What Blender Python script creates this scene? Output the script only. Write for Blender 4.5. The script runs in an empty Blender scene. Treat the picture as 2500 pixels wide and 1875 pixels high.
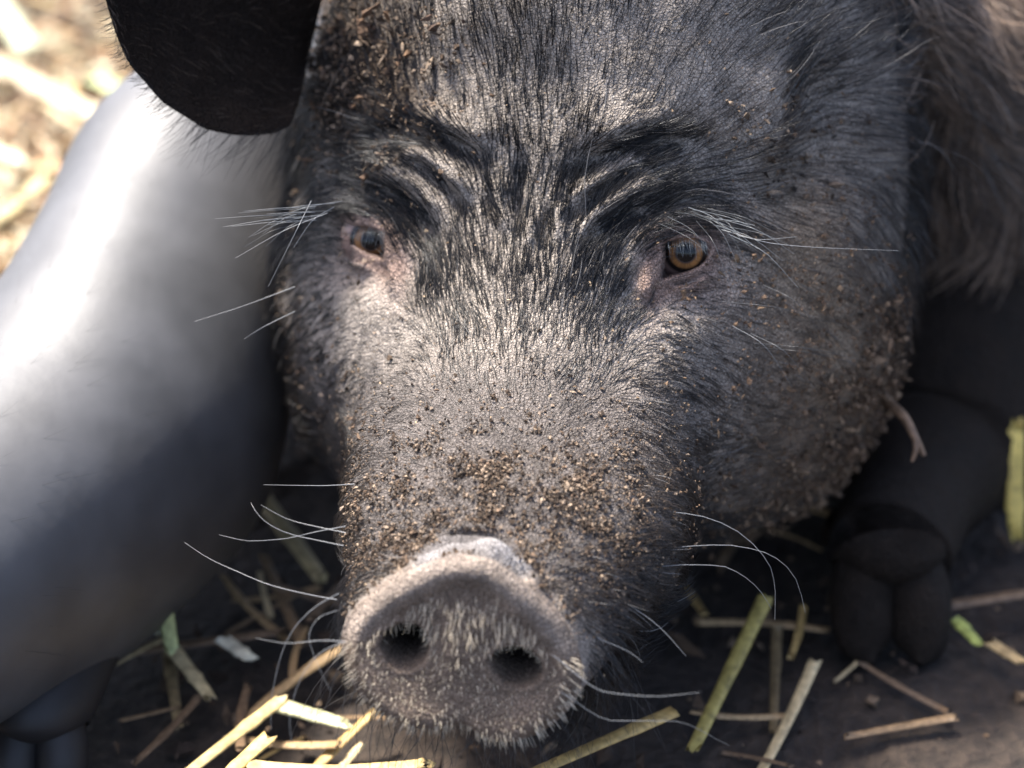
import bpy, math
import numpy as np
from mathutils import Vector, Matrix

rng = np.random.default_rng(7)
scene = bpy.context.scene
col = scene.collection

# ------------------------------------------------------------------ camera
CAM_H, PITCH = 0.48, math.radians(28)
K = 2 * math.tan(math.radians(15)) / 2500.0            # metres per photo pixel at 1 m
CAM = np.array([0, 0, CAM_H])
RIGHT = np.array([1.0, 0, 0])
FWD = np.array([0, math.cos(PITCH), -math.sin(PITCH)])
UP = np.array([0, math.sin(PITCH), math.cos(PITCH)])
cd = bpy.data.cameras.new("camera")
cam = bpy.data.objects.new("camera", cd); col.objects.link(cam)
cam.location = CAM; cam.rotation_euler = (math.pi / 2 - PITCH, 0, 0)
cd.sensor_width = 36; cd.lens = 18 / math.tan(math.radians(15))
cd.clip_start = 0.02; cd.clip_end = 200
cd.dof.use_dof = True; cd.dof.focus_distance = 0.670; cd.dof.aperture_fstop = 5.2
scene.camera = cam

# ------------------------------------------------------------------ light
SUN = np.array([-0.34, 0.20, 0.92]); SUN /= np.linalg.norm(SUN)   # towards the sun
elev = math.asin(SUN[2]); azim = math.atan2(SUN[0], SUN[1])
w = bpy.data.worlds.new("World"); scene.world = w; w.use_nodes = True
nt = w.node_tree; bg = nt.nodes["Background"]
sky = nt.nodes.new("ShaderNodeTexSky"); sky.sky_type = 'NISHITA'; sky.sun_disc = False
sky.sun_elevation = elev; sky.sun_rotation = azim
nt.links.new(sky.outputs[0], bg.inputs[0]); bg.inputs[1].default_value = 0.15
sky.air_density = 0.65; sky.dust_density = 3.0; sky.ozone_density = 0.4
ld = bpy.data.lights.new("sun", 'SUN'); ld.energy = 3.8; ld.angle = math.radians(6.0); ld.color = (1.0, 0.95, 0.88)
sun = bpy.data.objects.new("sun", ld); col.objects.link(sun)
sun.rotation_euler = Vector(SUN).to_track_quat('Z', 'Y').to_euler()
sun.location = (-2, 1, 3)
scene.view_settings.view_transform = 'Standard'; scene.view_settings.look = 'None'
scene.view_settings.gamma = 1; scene.view_settings.exposure = 1.7

# ------------------------------------------------------------------ helpers
def P(u, v, d):
    u, v, d = np.broadcast_arrays(np.asarray(u, float), np.asarray(v, float), np.asarray(d, float))
    return CAM + d[..., None] * (FWD + ((u - 1250) * K)[..., None] * RIGHT + ((937.5 - v) * K)[..., None] * UP)
def proj(p):
    r = np.asarray(p) - CAM; d = np.maximum(r @ FWD, 1e-3)
    return 1250 + (r @ RIGHT) / d / K, 937.5 - (r @ UP) / d / K, d
def ground_pt(u, v, z=0.0):
    dirv = P(u, v, 1.0) - CAM
    t = (z - CAM_H) / dirv[..., 2]
    return CAM + t[..., None] * dirv
def nrm(v): return v / (np.linalg.norm(v, axis=-1, keepdims=True) + 1e-12)
def sstep(x, a, b):
    t = np.clip((x - a) / (b - a), 0, 1); return t * t * (3 - 2 * t)
def pchip(x, y, xq):
    x = np.asarray(x, float); y = np.asarray(y, float)
    one = y.ndim == 1
    if one: y = y[:, None]
    h = np.diff(x); dl = np.diff(y, axis=0) / h[:, None]
    m = np.zeros_like(y); m[0] = dl[0]; m[-1] = dl[-1]
    w1 = (2 * h[1:] + h[:-1])[:, None]; w2 = (h[1:] + 2 * h[:-1])[:, None]
    same = dl[:-1] * dl[1:] > 0
    with np.errstate(divide='ignore', invalid='ignore'):
        hm = (w1 + w2) / (w1 / dl[:-1] + w2 / dl[1:])
    m[1:-1] = np.where(same, hm, 0)
    i = np.clip(np.searchsorted(x, xq) - 1, 0, len(x) - 2)
    t = ((xq - x[i]) / h[i])[:, None]; hh = h[i][:, None]
    r = (2*t**3-3*t**2+1)*y[i] + (t**3-2*t**2+t)*hh*m[i] + (-2*t**3+3*t**2)*y[i+1] + (t**3-t**2)*hh*m[i+1]
    return r[:, 0] if one else r
def closed_resample(pts, n, start=None):
    """smooth closed curve through pts, n points evenly by length, from the point nearest to start"""
    pts = np.asarray(pts, float); m = len(pts); out = []
    for i in range(m):
        p0, p1, p2, p3 = pts[i-1], pts[i], pts[(i+1) % m], pts[(i+2) % m]
        t = np.linspace(0, 1, 24, endpoint=False)[:, None]
        out.append(.5*((2*p1)+(-p0+p2)*t+(2*p0-5*p1+4*p2-p3)*t*t+(-p0+3*p1-3*p2+p3)*t**3))
    c = np.concatenate(out)
    if start is not None:
        c = np.roll(c, -int(np.argmin(((c - start) ** 2).sum(1))), axis=0)
    c = np.vstack([c, c[:1]])
    L = np.concatenate([[0], np.cumsum(np.linalg.norm(np.diff(c, axis=0), axis=1))])
    q = np.linspace(0, L[-1], n, endpoint=False)
    return np.stack([np.interp(q, L, c[:, k]) for k in range(c.shape[1])], 1)
def vnormals(co, quads):
    a, b, c, d = (co[quads[:, k]] for k in range(4))
    fn = np.cross(c - a, d - b); N = np.zeros_like(co)
    for k in range(4):
        for ax in range(3):
            N[:, ax] += np.bincount(quads[:, k], fn[:, ax], len(co))
    return nrm(N)
def seg_dist(px, py, poly):
    """distance of points to a polyline, and where along it (0..1)"""
    poly = np.asarray(poly, float); best = np.full(px.shape, 1e9); at = np.zeros(px.shape)
    L = np.concatenate([[0], np.cumsum(np.hypot(*np.diff(poly, axis=0).T))]); L /= L[-1]
    for i in range(len(poly) - 1):
        a, b = poly[i], poly[i+1]; ab = b - a
        t = np.clip(((px-a[0])*ab[0]+(py-a[1])*ab[1]) / (ab @ ab), 0, 1)
        dd = np.hypot(px-a[0]-t*ab[0], py-a[1]-t*ab[1]); m = dd < best
        best = np.where(m, dd, best); at = np.where(m, L[i]+t*(L[i+1]-L[i]), at)
    return best, at
def poly_sdf(px, py, poly):
    """signed distance (negative inside)"""
    poly = np.asarray(poly, float); d, _ = seg_dist(px, py, np.vstack([poly, poly[:1]]))
    ins = np.zeros(px.shape, bool); n = len(poly)
    for i in range(n):
        x1, y1 = poly[i]; x2, y2 = poly[(i+1) % n]
        if y1 == y2: continue
        c = (y1 > py) != (y2 > py)
        ins ^= c & (px < (x2-x1)*(py-y1)/(y2-y1)+x1)
    return np.where(ins, -d, d)
def vnoise(p, scale, seed=0):
    """smooth 3-D value noise in [-1,1]"""
    q = p * scale + seed * 17.31; i = np.floor(q).astype(np.int64); f = q - i; f = f*f*(3-2*f); r = 0
    for dx in (0, 1):
        for dy in (0, 1):
            for dz in (0, 1):
                h = ((i[:, 0]+dx)*374761393 + (i[:, 1]+dy)*668265263 + (i[:, 2]+dz)*2147483647 + seed*1013) & 0xffffffff
                h = ((h ^ (h >> 13)) * 1274126177) & 0xffffffff; h = (h ^ (h >> 16)) & 0xffff
                wgt = (f[:, 0] if dx else 1-f[:, 0])*(f[:, 1] if dy else 1-f[:, 1])*(f[:, 2] if dz else 1-f[:, 2])
                r = r + wgt * (h / 32767.5 - 1)
    return r
def make_mesh(name, co, faces, mat=None, parent=None, smooth=True, color=None):
    """faces: (n,3) or (n,4) array, or list of such arrays"""
    me = bpy.data.meshes.new(name); fl = faces if isinstance(faces, list) else [faces]
    fl = [f for f in fl if len(f)]
    loops = np.concatenate([f.ravel() for f in fl]).astype(np.int32)
    sizes = np.concatenate([np.full(len(f), f.shape[1]) for f in fl]).astype(np.int32)
    me.vertices.add(len(co)); me.vertices.foreach_set('co', np.ascontiguousarray(co, dtype=np.float32).ravel())
    me.loops.add(len(loops)); me.loops.foreach_set('vertex_index', loops)
    me.polygons.add(len(sizes)); me.polygons.foreach_set('loop_start', np.concatenate([[0], np.cumsum(sizes)[:-1]]).astype(np.int32))
    me.polygons.foreach_set('loop_total', sizes)
    me.polygons.foreach_set('use_smooth', np.full(len(sizes), smooth))
    me.update(calc_edges=True)
    if color is not None:
        at = me.color_attributes.new('tint', 'FLOAT_COLOR', 'POINT')
        c4 = np.ones((len(co), 4), np.float32); c4[:, :3] = color
        at.data.foreach_set('color', c4.ravel())
    if mat is not None: me.materials.append(mat)
    o = bpy.data.objects.new(name, me); col.objects.link(o)
    if parent is not None: o.parent = parent
    return o
def tag(o, label, cat, group=None):
    o["label"] = label; o["category"] = cat
    if group: o["group"] = group
    return o
def empty(name, loc=(0, 0, 0)):
    o = bpy.data.objects.new(name, None); o.empty_display_size = 0.05; col.objects.link(o); o.location = loc; return o
def parent_keep(o, par):
    o.parent = par; o.matrix_parent_inverse = Matrix.Translation(-Vector(par.location))
def grid_quads(nr, ns, closed=True):
    i = np.arange(nr - 1)[:, None]; j = np.arange(ns if closed else ns - 1)[None, :]
    a = i*ns + j; b = i*ns + (j+1) % ns
    return np.stack([a, b, b + ns, a + ns], -1).reshape(-1, 4)
def tubes(paths, radii, sides=3):
    """paths (n,k,3), radii (n,k): many little tapered tubes as one vertex / quad array"""
    n, k, _ = paths.shape
    tan = np.gradient(paths, axis=1); tan = nrm(tan)
    ref = np.where(np.abs(tan[:, :1, 2:3]) < .9, [0, 0, 1.0], [1.0, 0, 0]); ref = np.broadcast_to(ref, tan.shape)
    e1 = nrm(np.cross(tan, ref)); e2 = np.cross(tan, e1)
    ang = np.arange(sides) * 2 * math.pi / sides
    co = paths[:, :, None] + radii[:, :, None, None] * (np.cos(ang)[:, None]*e1[:, :, None] + np.sin(ang)[:, None]*e2[:, :, None])
    q = grid_quads(k, sides)[None] + (np.arange(n) * k * sides)[:, None, None]
    return co.reshape(-1, 3), q.reshape(-1, 4)

# ------------------------------------------------------------------ materials
def new_mat(name):
    m = bpy.data.materials.new(name); m.use_nodes = True; t = m.node_tree
    return m, t, t.nodes["Principled BSDF"]
def node(t, kind, **kw):
    n = t.nodes.new(kind)
    for k, v in kw.items():
        if hasattr(n, k): setattr(n, k, v)
        else: n.inputs[k].default_value = v
    return n
def ramp(t, src, stops):
    r = t.nodes.new("ShaderNodeValToRGB"); e = r.color_ramp.elements
    while len(e) < len(stops): e.new(.5)
    for x, (pos, c) in zip(e, stops): x.position = pos; x.color = (*c, 1) if len(c) == 3 else c
    t.links.new(src, r.inputs[0]); return r.outputs[0]
def mul(t, a, b, fac=1.0, mode='MULTIPLY'):
    m = t.nodes.new("ShaderNodeMix"); m.data_type = 'RGBA'; m.blend_type = mode; m.inputs[0].default_value = fac
    for s, x in ((m.inputs[6], a), (m.inputs[7], b)):
        if isinstance(x, tuple): s.default_value = (*x, 1)
        else: t.links.new(x, s)
    return m.outputs[2]
def mat_skin():
    m, t, b = new_mat("pig_skin")
    tc = node(t, "ShaderNodeTexCoord"); at = node(t, "ShaderNodeAttribute", attribute_name='tint')
    n1 = node(t, "ShaderNodeTexNoise", Scale=90.0, Detail=6.0, Roughness=.65); t.links.new(tc.outputs['Object'], n1.inputs['Vector'])
    n2 = node(t, "ShaderNodeTexNoise", Scale=700.0, Detail=3.0); t.links.new(tc.outputs['Object'], n2.inputs['Vector'])
    wob = node(t, "ShaderNodeVectorMath", operation='MULTIPLY_ADD')
    t.links.new(n2.outputs['Color'], wob.inputs[0]); wob.inputs[1].default_value = (.0012,)*3; t.links.new(tc.outputs['Object'], wob.inputs[2])
    v1 = node(t, "ShaderNodeTexVoronoi", feature='DISTANCE_TO_EDGE', Scale=820.0); t.links.new(wob.outputs[0], v1.inputs['Vector'])
    v2 = node(t, "ShaderNodeTexVoronoi", feature='DISTANCE_TO_EDGE', Scale=380.0); t.links.new(wob.outputs[0], v2.inputs['Vector'])
    c1 = ramp(t, n1.outputs['Fac'], [(.25, (.55, .55, .55)), (.75, (1.35, 1.33, 1.30))])
    c2 = ramp(t, v1.outputs['Distance'], [(0, (.58, .56, .55)), (.16, (1.06, 1.06, 1.06))])
    c = mul(t, mul(t, at.outputs['Color'], c1), c2)
    t.links.new(c, b.inputs['Base Color'])
    h1 = ramp(t, v1.outputs['Distance'], [(0, (0, 0, 0)), (.25, (1, 1, 1))])
    h2 = ramp(t, v2.outputs['Distance'], [(0, (0, 0, 0)), (.2, (1, 1, 1))])
    bp = node(t, "ShaderNodeBump", Strength=.8, Distance=.0006); t.links.new(h1, bp.inputs['Height'])
    bp2 = node(t, "ShaderNodeBump", Strength=.55, Distance=.0009); t.links.new(h2, bp2.inputs['Height']); t.links.new(bp.outputs[0], bp2.inputs['Normal'])
    bp3 = node(t, "ShaderNodeBump", Strength=.5, Distance=.002); t.links.new(n1.outputs['Fac'], bp3.inputs['Height']); t.links.new(bp2.outputs[0], bp3.inputs['Normal'])
    t.links.new(bp3.outputs[0], b.inputs['Normal'])
    rg = ramp(t, n1.outputs['Fac'], [(.3, (.6,)*3), (.7, (.78,)*3)]); t.links.new(rg, b.inputs['Roughness'])
    b.inputs['Specular IOR Level'].default_value = .16
    return m
def mat_tint(name, rough=.4, spec=.5, noise=None):
    m, t, b = new_mat(name); at = node(t, "ShaderNodeAttribute", attribute_name='tint')
    src = at.outputs['Color']
    if noise:
        tc = node(t, "ShaderNodeTexCoord"); n1 = node(t, "ShaderNodeTexNoise", Scale=noise, Detail=4.0)
        t.links.new(tc.outputs['Object'], n1.inputs['Vector'])
        src = mul(t, src, ramp(t, n1.outputs['Fac'], [(.3, (.6,)*3), (.7, (1.3,)*3)]))
        bp = node(t, "ShaderNodeBump", Strength=.6, Distance=.0008); t.links.new(n1.outputs['Fac'], bp.inputs['Height']); t.links.new(bp.outputs[0], b.inputs['Normal'])
    t.links.new(src, b.inputs['Base Color'])
    b.inputs['Roughness'].default_value = rough; b.inputs['Specular IOR Level'].default_value = spec
    return m
M_SKIN = mat_skin()
M_HAIR = mat_tint("bristle", .30, .36)
M_DIRT = mat_tint("dirt", .85, .25, 900.0)

# ------------------------------------------------------------------ the pig: head frame
Mpt = P(1275, 600, .695); Spt = P(1165, 1310, .624)
A = nrm(Spt - Mpt)                                        # towards the snout
S0 = nrm(P(1670, 632, .690) - P(893, 580, .705))
S = nrm(S0 - (S0 @ A) * A)                                # the animal's left, picture right
N = nrm(np.cross(S, -A)) if np.cross(S, -A)[2] > 0 else nrm(np.cross(-A, S))
print("frame A", A, "N", N, "M", Mpt)
NS = 560
def ring(T, B, wd, nw, pu, pl, n):
    ph = np.linspace(-math.pi, math.pi, 1600)             # from the bottom over -s (picture left), top, +s
    s, c = np.sin(ph), np.cos(ph)
    p = np.where(c > 0, pu, pl)
    x = wd * np.sign(s) * np.abs(s) ** (2 / p)
    y = nw + np.where(c > 0, (T - nw), (nw - B)) * np.sign(c) * np.abs(c) ** (2 / p)
    wgt = np.where(c > -.35, 1.7, 1.0)
    L = np.concatenate([[0], np.cumsum(np.hypot(np.diff(x), np.diff(y)) * wgt[1:])])
    q = np.linspace(0, L[-1], n, endpoint=False)
    return np.interp(q, L, x), np.interp(q, L, y)
# t, sideways, top, bottom, half width, height of widest, upper / lower roundness
HEAD = np.array([
 ( .128, .004, -.003, -.080, .0525, -.042, 2.6, 2.4),
 ( .112, .005, -.001, -.090, .0590, -.050, 2.6, 2.4),
 ( .090, .005, -.003, -.104, .0620, -.056, 2.6, 2.4),
 ( .060, .004, -.006, -.124, .0660, -.068, 2.4, 2.5),
 ( .035, .006, -.005, -.156, .0830, -.096, 2.1, 2.7),
 ( .012, .010,  .000, -.180, .1030, -.110, 2.02, 2.8),
 (-.012, .013,  .009, -.190, .1190, -.112, 1.92, 2.8),
 (-.042, .015,  .036, -.192, .1290, -.104, 1.85, 2.8),
 (-.072, .016,  .065, -.190, .1290, -.092, 1.82, 2.7),
 (-.104, .019,  .086, -.188, .1270, -.080, 1.85, 2.5),
 (-.140, .022,  .094, -.182, .1220, -.065, 1.95, 2.4)])
# neck, shoulders and trunk: world x, y, z of the ring's middle, heading (deg from +y to +x), top, bottom, half width
BODY = [
 (.105, .860, .165, 26, .130, -.150, .150),
 (.175, .965, .175, 34, .155, -.165, .175),
 (.260, 1.080, .180, 36, .170, -.168, .185),
 (.390, 1.260, .185, 36, .175, -.170, .190),
 (.520, 1.440, .185, 36, .170, -.165, .185),
 (.610, 1.560, .180, 36, .145, -.140, .150),
 (.665, 1.640, .175, 36, .085, -.085, .090),
 (.690, 1.672, .170, 36, .006, -.006, .006)]
HEAD[:, 0] = np.where(HEAD[:, 0] > 0, HEAD[:, 0]*.925, HEAD[:, 0])
keyC, keyS, keyN, keyP = [], [], [], []
for t, sh, T, B, wd, nw, pu, pl in HEAD:
    keyC.append(Mpt + A*t + S*sh); keyS.append(S); keyN.append(N); keyP.append((T, B, wd, nw, pu, pl))
for x, y, z, hd, T, B, wd in BODY:
    h = math.radians(hd)
    keyC.append((x, y, z)); keyS.append((math.cos(h), -math.sin(h), 0)); keyN.append((0, 0, 1)); keyP.append((T, B, wd, 0, 2.15, 2.3))
keyC, keyS, keyN, keyP = map(np.array, (keyC, keyS, keyN, keyP))
kk = np.arange(len(keyC)).astype(float)
nh = len(HEAD)
sec = np.concatenate([np.linspace(0, nh-1, 400, endpoint=False), np.linspace(nh-1, len(kk)-1, 130)])
C_ = pchip(kk, keyC, sec); S_ = nrm(pchip(kk, keyS, sec)); N_ = pchip(kk, keyN, sec)
N_ = nrm(N_ - (N_*S_).sum(1, keepdims=True)*S_); P_ = pchip(kk, keyP, sec)
rings = []
for c, s, n_, p in zip(C_, S_, N_, P_):
    x, y = ring(*p, NS); rings.append(c + x[:, None]*s + y[:, None]*n_)
rings = np.array(rings)
# snout disc, outline traced in the photograph, lying in its own tilted plane
DC = P(1126, 1590, .617)
nd = -FWD*math.cos(math.radians(17)) - UP*math.sin(math.radians(17)); nd = nrm(nd - RIGHT*.10)
def on_disc(u, v):
    dv = P(u, v, 1.0) - CAM; t = ((DC - CAM) @ nd) / (dv @ nd); return CAM + t[..., None]*dv
oc = np.array([(820,486),(900,478),(1000,492),(1100,545),(1200,640),(1300,740),(1390,835),(1470,950),(1520,1080),(1530,1200),(1495,1310),(1420,1400),(1310,1475),(1200,1520),(1080,1528),(970,1495),(870,1462),(760,1458),(640,1455),(530,1430),(420,1388),(315,1320),(240,1230),(192,1100),(176,980),(198,880),(265,795),(370,715),(480,640),(600,570),(720,508)], float)
oc = oc*.437 + (750, 1150)
oc = oc[::-1] if np.cross(oc[5]-oc[0], oc[12]-oc[0]) > 0 else oc
oc = closed_resample(oc, NS, start=np.array([1140, 1790]))
if oc[NS//4, 0] > 1126: oc = np.roll(oc[::-1], 1, axis=0)
rim = on_disc(oc[:, 0], oc[:, 1]); rc = rim.mean(0)
disc = []
for q in np.concatenate([np.linspace(.01, .86, 70, endpoint=False), np.linspace(.86, 1, 22)]):
    e = sstep(q, .80, 1.0)
    disc.append(rc + (rim - rc)*q - nd*(.0045*e**2) + nd*.0015*(1-q))
disc = np.array(disc); last = disc[-1]
R1 = rings[0]; trans = []
for h in np.linspace(0, 1, 62)[1:-1]:
    m0 = -nd*.020; m1 = -A*.020 + (R1 - R1.mean(0))*.10
    trans.append((2*h**3-3*h**2+1)*last + (h**3-2*h**2+h)*m0 + (-2*h**3+3*h**2)*R1 + (h**3-h**2)*m1)
grid = np.concatenate([disc, np.array(trans), rings])
NR = len(grid); ND = len(disc)
co = grid.reshape(-1, 3); quads = grid_quads(NR, NS)
Nv = vnormals(co, quads)
if ((co - C_[200]) * Nv)[ND*NS:].sum() < 0:
    quads = quads[:, ::-1]; Nv = -Nv
u, v, d = proj(co)
ridx = np.repeat(np.arange(NR), NS)
is_disc = ridx < ND + 24
disc_face = ridx < ND + 3
is_head = ~is_disc & (ridx < ND + 466)
face = (Nv * nrm(CAM - co)).sum(1)
front = sstep(face, -.05, .25)
def crop2(l): return [(x*.5425+700, y*.5425+200) for x, y in l]
def crop5(l): return [(x*.437+750, y*.437+1150) for x, y in l]
disp = np.zeros(len(co))
def stroke(poly, sig, amp, mask=is_head, dmax=.80, fade=.3):
    global disp
    if mask is is_head: sig, amp = sig*1.15, amp*1.25
    dd, at = seg_dist(u, v, poly)
    f = sstep(at, -.001, fade)*sstep(1-at, -.001, fade) if fade else 1
    disp = disp + amp*np.exp(-.5*(dd/sig)**2)*front*mask*(d < dmax)*f
def blob(cu, cv, su, sv, amp, mask=is_head, dmax=.80, rot=0):
    global disp
    c, s = math.cos(math.radians(rot)), math.sin(math.radians(rot))
    x = (u-cu)*c + (v-cv)*s; y = -(u-cu)*s + (v-cv)*c
    disp = disp + amp*np.exp(-.5*((x/su)**2 + (y/sv)**2))*front*mask*(d < dmax)
# brow folds and furrows
stroke(crop2([(330,290),(420,255),(520,240),(650,250),(760,295),(850,350),(910,420)]), 20, -.0060)
stroke(crop2([(560,180),(700,200),(820,260),(900,330)]), 34, .0035)
stroke(crop2([(420,330),(540,300),(650,325),(730,390),(790,480),(830,570)]), 17, .0045)
stroke(crop2([(520,345),(600,370),(670,430),(730,500),(770,570),(800,650)]), 13, -.0040)
stroke(crop2([(300,400),(450,390),(570,430),(650,500),(710,580),(770,680)]), 20, .0042)
stroke(crop2([(330,500),(460,510),(560,580),(620,680),(680,800)]), 15, -.0035)
stroke(crop2([(1900,330),(1800,290),(1700,262),(1550,290),(1400,365),(1290,420),(1220,480)]), 20, -.0055)
stroke(crop2([(1800,180),(1600,190),(1450,250),(1330,320)]), 36, .0030)
stroke(crop2([(1700,350),(1560,340),(1450,400),(1350,470),(1260,570)]), 17, .0042)
stroke(crop2([(1650,390),(1550,405),(1450,470),(1370,540),(1310,610),(1260,700)]), 13, -.0036)
stroke(crop2([(1800,430),(1650,440),(1520,490),(1420,560),(1340,640),(1290,720)]), 20, .0042)
stroke(crop2([(1650,590),(1530,600),(1440,650),(1370,720),(1330,800)]), 15, -.0030)
stroke(crop2([(1050,280),(1045,450),(1050,600),(1045,720)]), 11, -.0030)
stroke(crop2([(1090,560),(1095,650),(1090,760)]), 10, .0022)
stroke(crop2([(940,420),(960,550),(980,700)]), 12, .0022)
stroke(crop2([(900,480),(930,620),(950,760)]), 11, -.0022)
stroke(crop2([(1190,520),(1170,640),(1150,760)]), 11, -.0022)
stroke(crop2([(1240,520),(1220,640),(1200,740)]), 11, .0018)
# upper lid and brow overhang, eye hollows, cheeks
L_OPEN = np.array([(868,560),(886,556),(910,559),(930,566),(941,578),(944,598),(941,619),(935,632),(919,624),(902,618),(885,605),(874,590),(867,571)], float)
R_OPEN = np.array([(1624,592),(1655,586),(1691,587),(1720,596),(1727,608),(1722,630),(1703,652),(1677,664),(1648,671),(1616,680),(1619,655),(1622,628),(1620,600)], float)
blob(930, 625, 75, 70, -.0050); blob(1625, 665, 75, 75, -.0050)
blob(890, 590, 60, 55, .0055); blob(1680, 620, 62, 58, .0055)
stroke([(790,540),(830,520),(880,515),(935,530),(985,590),(1010,660)], 17, .0040)
stroke([(1790,560),(1740,535),(1680,530),(1610,545),(1560,600),(1530,670)], 17, .0040)
stroke([(850,640),(880,650),(915,655)], 8, .0018); stroke([(1640,705),(1690,700),(1735,670)], 8, .0018)
stroke([(840,620),(862,640),(900,643)], 4, -.0012); stroke([(1640,692),(1690,688),(1730,655)], 4, -.0012)
for k in range(5):
    stroke([(780,660+k*14),(840,652+k*13),(900,668+k*8)], 4, -.0009); stroke([(1660,715+k*13),(1720,715+k*13),(1790,700+k*16)], 4, -.0009)
stroke([(935,625),(934,650),(930,690)], 5, -.0022); stroke([(1612,680),(1606,715),(1600,750)], 5, -.0022)
stroke([(962,580),(962,630),(958,690),(950,740)], 13, .0028); stroke([(1590,610),(1588,670),(1580,740)], 14, .0028)
blob(1000, 860, 110, 60, -.003, rot=60); blob(1520, 880, 110, 60, -.003, rot=-60)
stroke([(1990,60),(2010,230),(1985,380),(1915,480),(1830,560)], 48, -.0085, dmax=.9); stroke([(1900,120),(1880,280),(1840,400)], 45, .0035)
stroke([(600,250),(640,380),(690,470),(740,540)], 40, -.0060, dmax=.9)
blob(2010, 680, 90, 170, .0050, dmax=.9, rot=-15)
# snout: folds behind the disc
SN = is_head | is_disc
FOLD1 = crop5([(770,372),(860,366),(950,372),(1060,388),(1140,420)])
FOLD2 = crop5([(640,520),(720,480),(800,458),(880,447),(960,455),(1060,485),(1150,550),(1240,640)])
stroke(FOLD1, 8, -.0042, SN, fade=.12); stroke(FOLD2, 7.5, -.0038, SN, fade=.12)
stroke(crop5([(650,480),(750,410),(880,392),(1000,405),(1110,460),(1200,530)]), 11, .0034, SN)
stroke(crop5([(800,330),(900,320),(1050,340)]), 14, .0022, SN)
stroke(crop5([(1150,470),(1230,570),(1330,680)]), 12, .0018, SN)
# the disc face: rim, hollows, nostrils
stroke(crop5([(250,880),(340,790),(460,700),(600,620),(740,550),(880,530),(1020,560),(1140,650),(1260,760),(1370,870),(1450,980)]), 24, .0038, is_disc)
stroke(crop5([(300,1230),(400,1320),(560,1380),(760,1395),(960,1430),(1150,1455),(1330,1390),(1440,1270)]), 26, .0020, is_disc)
blob(*crop5([(850,960)])[0], 50, 60, .0016, is_disc)
blob(*crop5([(540,980)])[0], 50, 46, -.0050, is_disc); blob(*crop5([(1165,1100)])[0], 54, 46, -.0050, is_disc)
blob(*crop5([(850,1440)])[0], 30, 30, -.0025, is_disc)
NOST_L = np.array(crop5([(405,985),(435,915),(510,870),(600,868),(655,915),(672,1000),(645,1075),(585,1112),(515,1116),(450,1080)]))
NOST_R = np.array(crop5([(1015,1070),(1065,1010),(1150,992),(1240,1018),(1300,1080),(1305,1155),(1255,1203),(1180,1220),(1105,1203),(1042,1145)]))
co2 = co + Nv*disp[:, None]
co_pre = co2.copy()
lid = np.zeros(len(co)); nost = np.zeros(len(co))
for poly in (L_OPEN, R_OPEN):
    sd = poly_sdf(u, v, poly); m = is_head & (face > 0) & (d < .78)
    co2 += m[:, None]*(Nv*(.0014*np.exp(-.5*((sd-9)/7)**2))[:, None])
    hole = m*(1-sstep(sd, -7, 2)); co2 -= hole[:, None]*nrm(co-CAM)*-.011
    lid = np.maximum(lid, m*np.exp(-.5*(np.maximum(sd, 0)/32)**2))
for poly in (NOST_L, NOST_R):
    sd = poly_sdf(u, v, poly); m = is_disc & (ridx < ND)
    co2 += m[:, None]*(Nv*(.0010*np.exp(-.5*((sd-8)/8)**2))[:, None])
    hole = m*(1-sstep(sd, -7, 3)); co2 -= hole[:, None]*nd*.026 - hole[:, None]*UP*.004
    nost = np.maximum(nost, hole)
# trunk and jowl unevenness
lump = vnoise(co, 28, 3)*.0025 + vnoise(co, 70, 4)*.0010
co2 += Nv*(lump*np.where(ridx > ND+236, 1, .35)*(~is_disc))[:, None]
body_co, body_q = co2, quads
# pigment: grey skin, pinkish lids, dust-brown muzzle and jowl, brown disc; plus painted light and shade
n_a = vnoise(co, 45, 1)*.5 + .5
tint = np.empty((len(co), 3)); tint[:] = (.36, .318, .278)
def mixc(c, f):
    global tint
    tint = tint*(1-f[:, None]) + np.array(c)*f[:, None]
def gb(cu, cv, su, sv): return np.exp(-.5*(((u-cu)/su)**2 + ((v-cv)/sv)**2))
mixc((.15, .115, .088), np.clip(gb(1230, 1230, 330, 170)*.8 + .25*n_a*gb(1230, 1250, 400, 250), 0, 1)*~disc_face)
mixc((.30, .222, .158), sstep(u, 1650, 2000)*sstep(v, 500, 1000)*.85)
mixc((.20, .15, .115), sstep(ridx.astype(float), ND+416, ND+486))
mixc((.09, .064, .045), np.clip(gb(820, 150, 150, 150)*1.1 + .5*gb(900, 260, 120, 60), 0, 1)*is_head)  # forehead mud, spread darker to stand in for shade beside the ear
mixc((.36, .28, .20), np.clip(gb(1960, 600, 80, 190)*.9 + .6*gb(2060, 850, 70, 120), 0, 1)*is_head)  # sunlit band on the cheek painted in as paler tan
mixc((.36, .245, .20), np.clip(lid + .6*gb(960, 650, 24, 60) + .65*gb(1590, 690, 28, 65) + .35*gb(830, 660, 55, 35) + .4*gb(1720, 715, 60, 34), 0, .85)*is_head)
mixc((.21, .158, .120), (disc_face*.95))
topd = disc_face*(1-sstep(seg_dist(u, v, crop5([(250,880),(460,690),(740,530),(880,510),(1020,540),(1260,740),(1450,960)]))[0], 10, 55))
mixc((.34, .285, .24), topd*.8)  # sunlight on the disc's upper rim painted paler
mixc((.30, .29, .29), np.clip(np.exp(-.5*(seg_dist(u, v, crop5([(650,490),(750,415),(880,395),(1000,410),(1110,465),(1200,540)]))[0]/20)**2), 0, 1)*SN*.9)
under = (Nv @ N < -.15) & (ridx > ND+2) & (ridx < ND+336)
mixc((.05, .042, .038), under*.9)  # dark lower lip, with shade painted over the head's underside
mixc((.125, .112, .107), sstep(v, 760, 1000)*(1-sstep(u, 1600, 1800))*.8*is_head*(ridx < ND+336))
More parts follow.
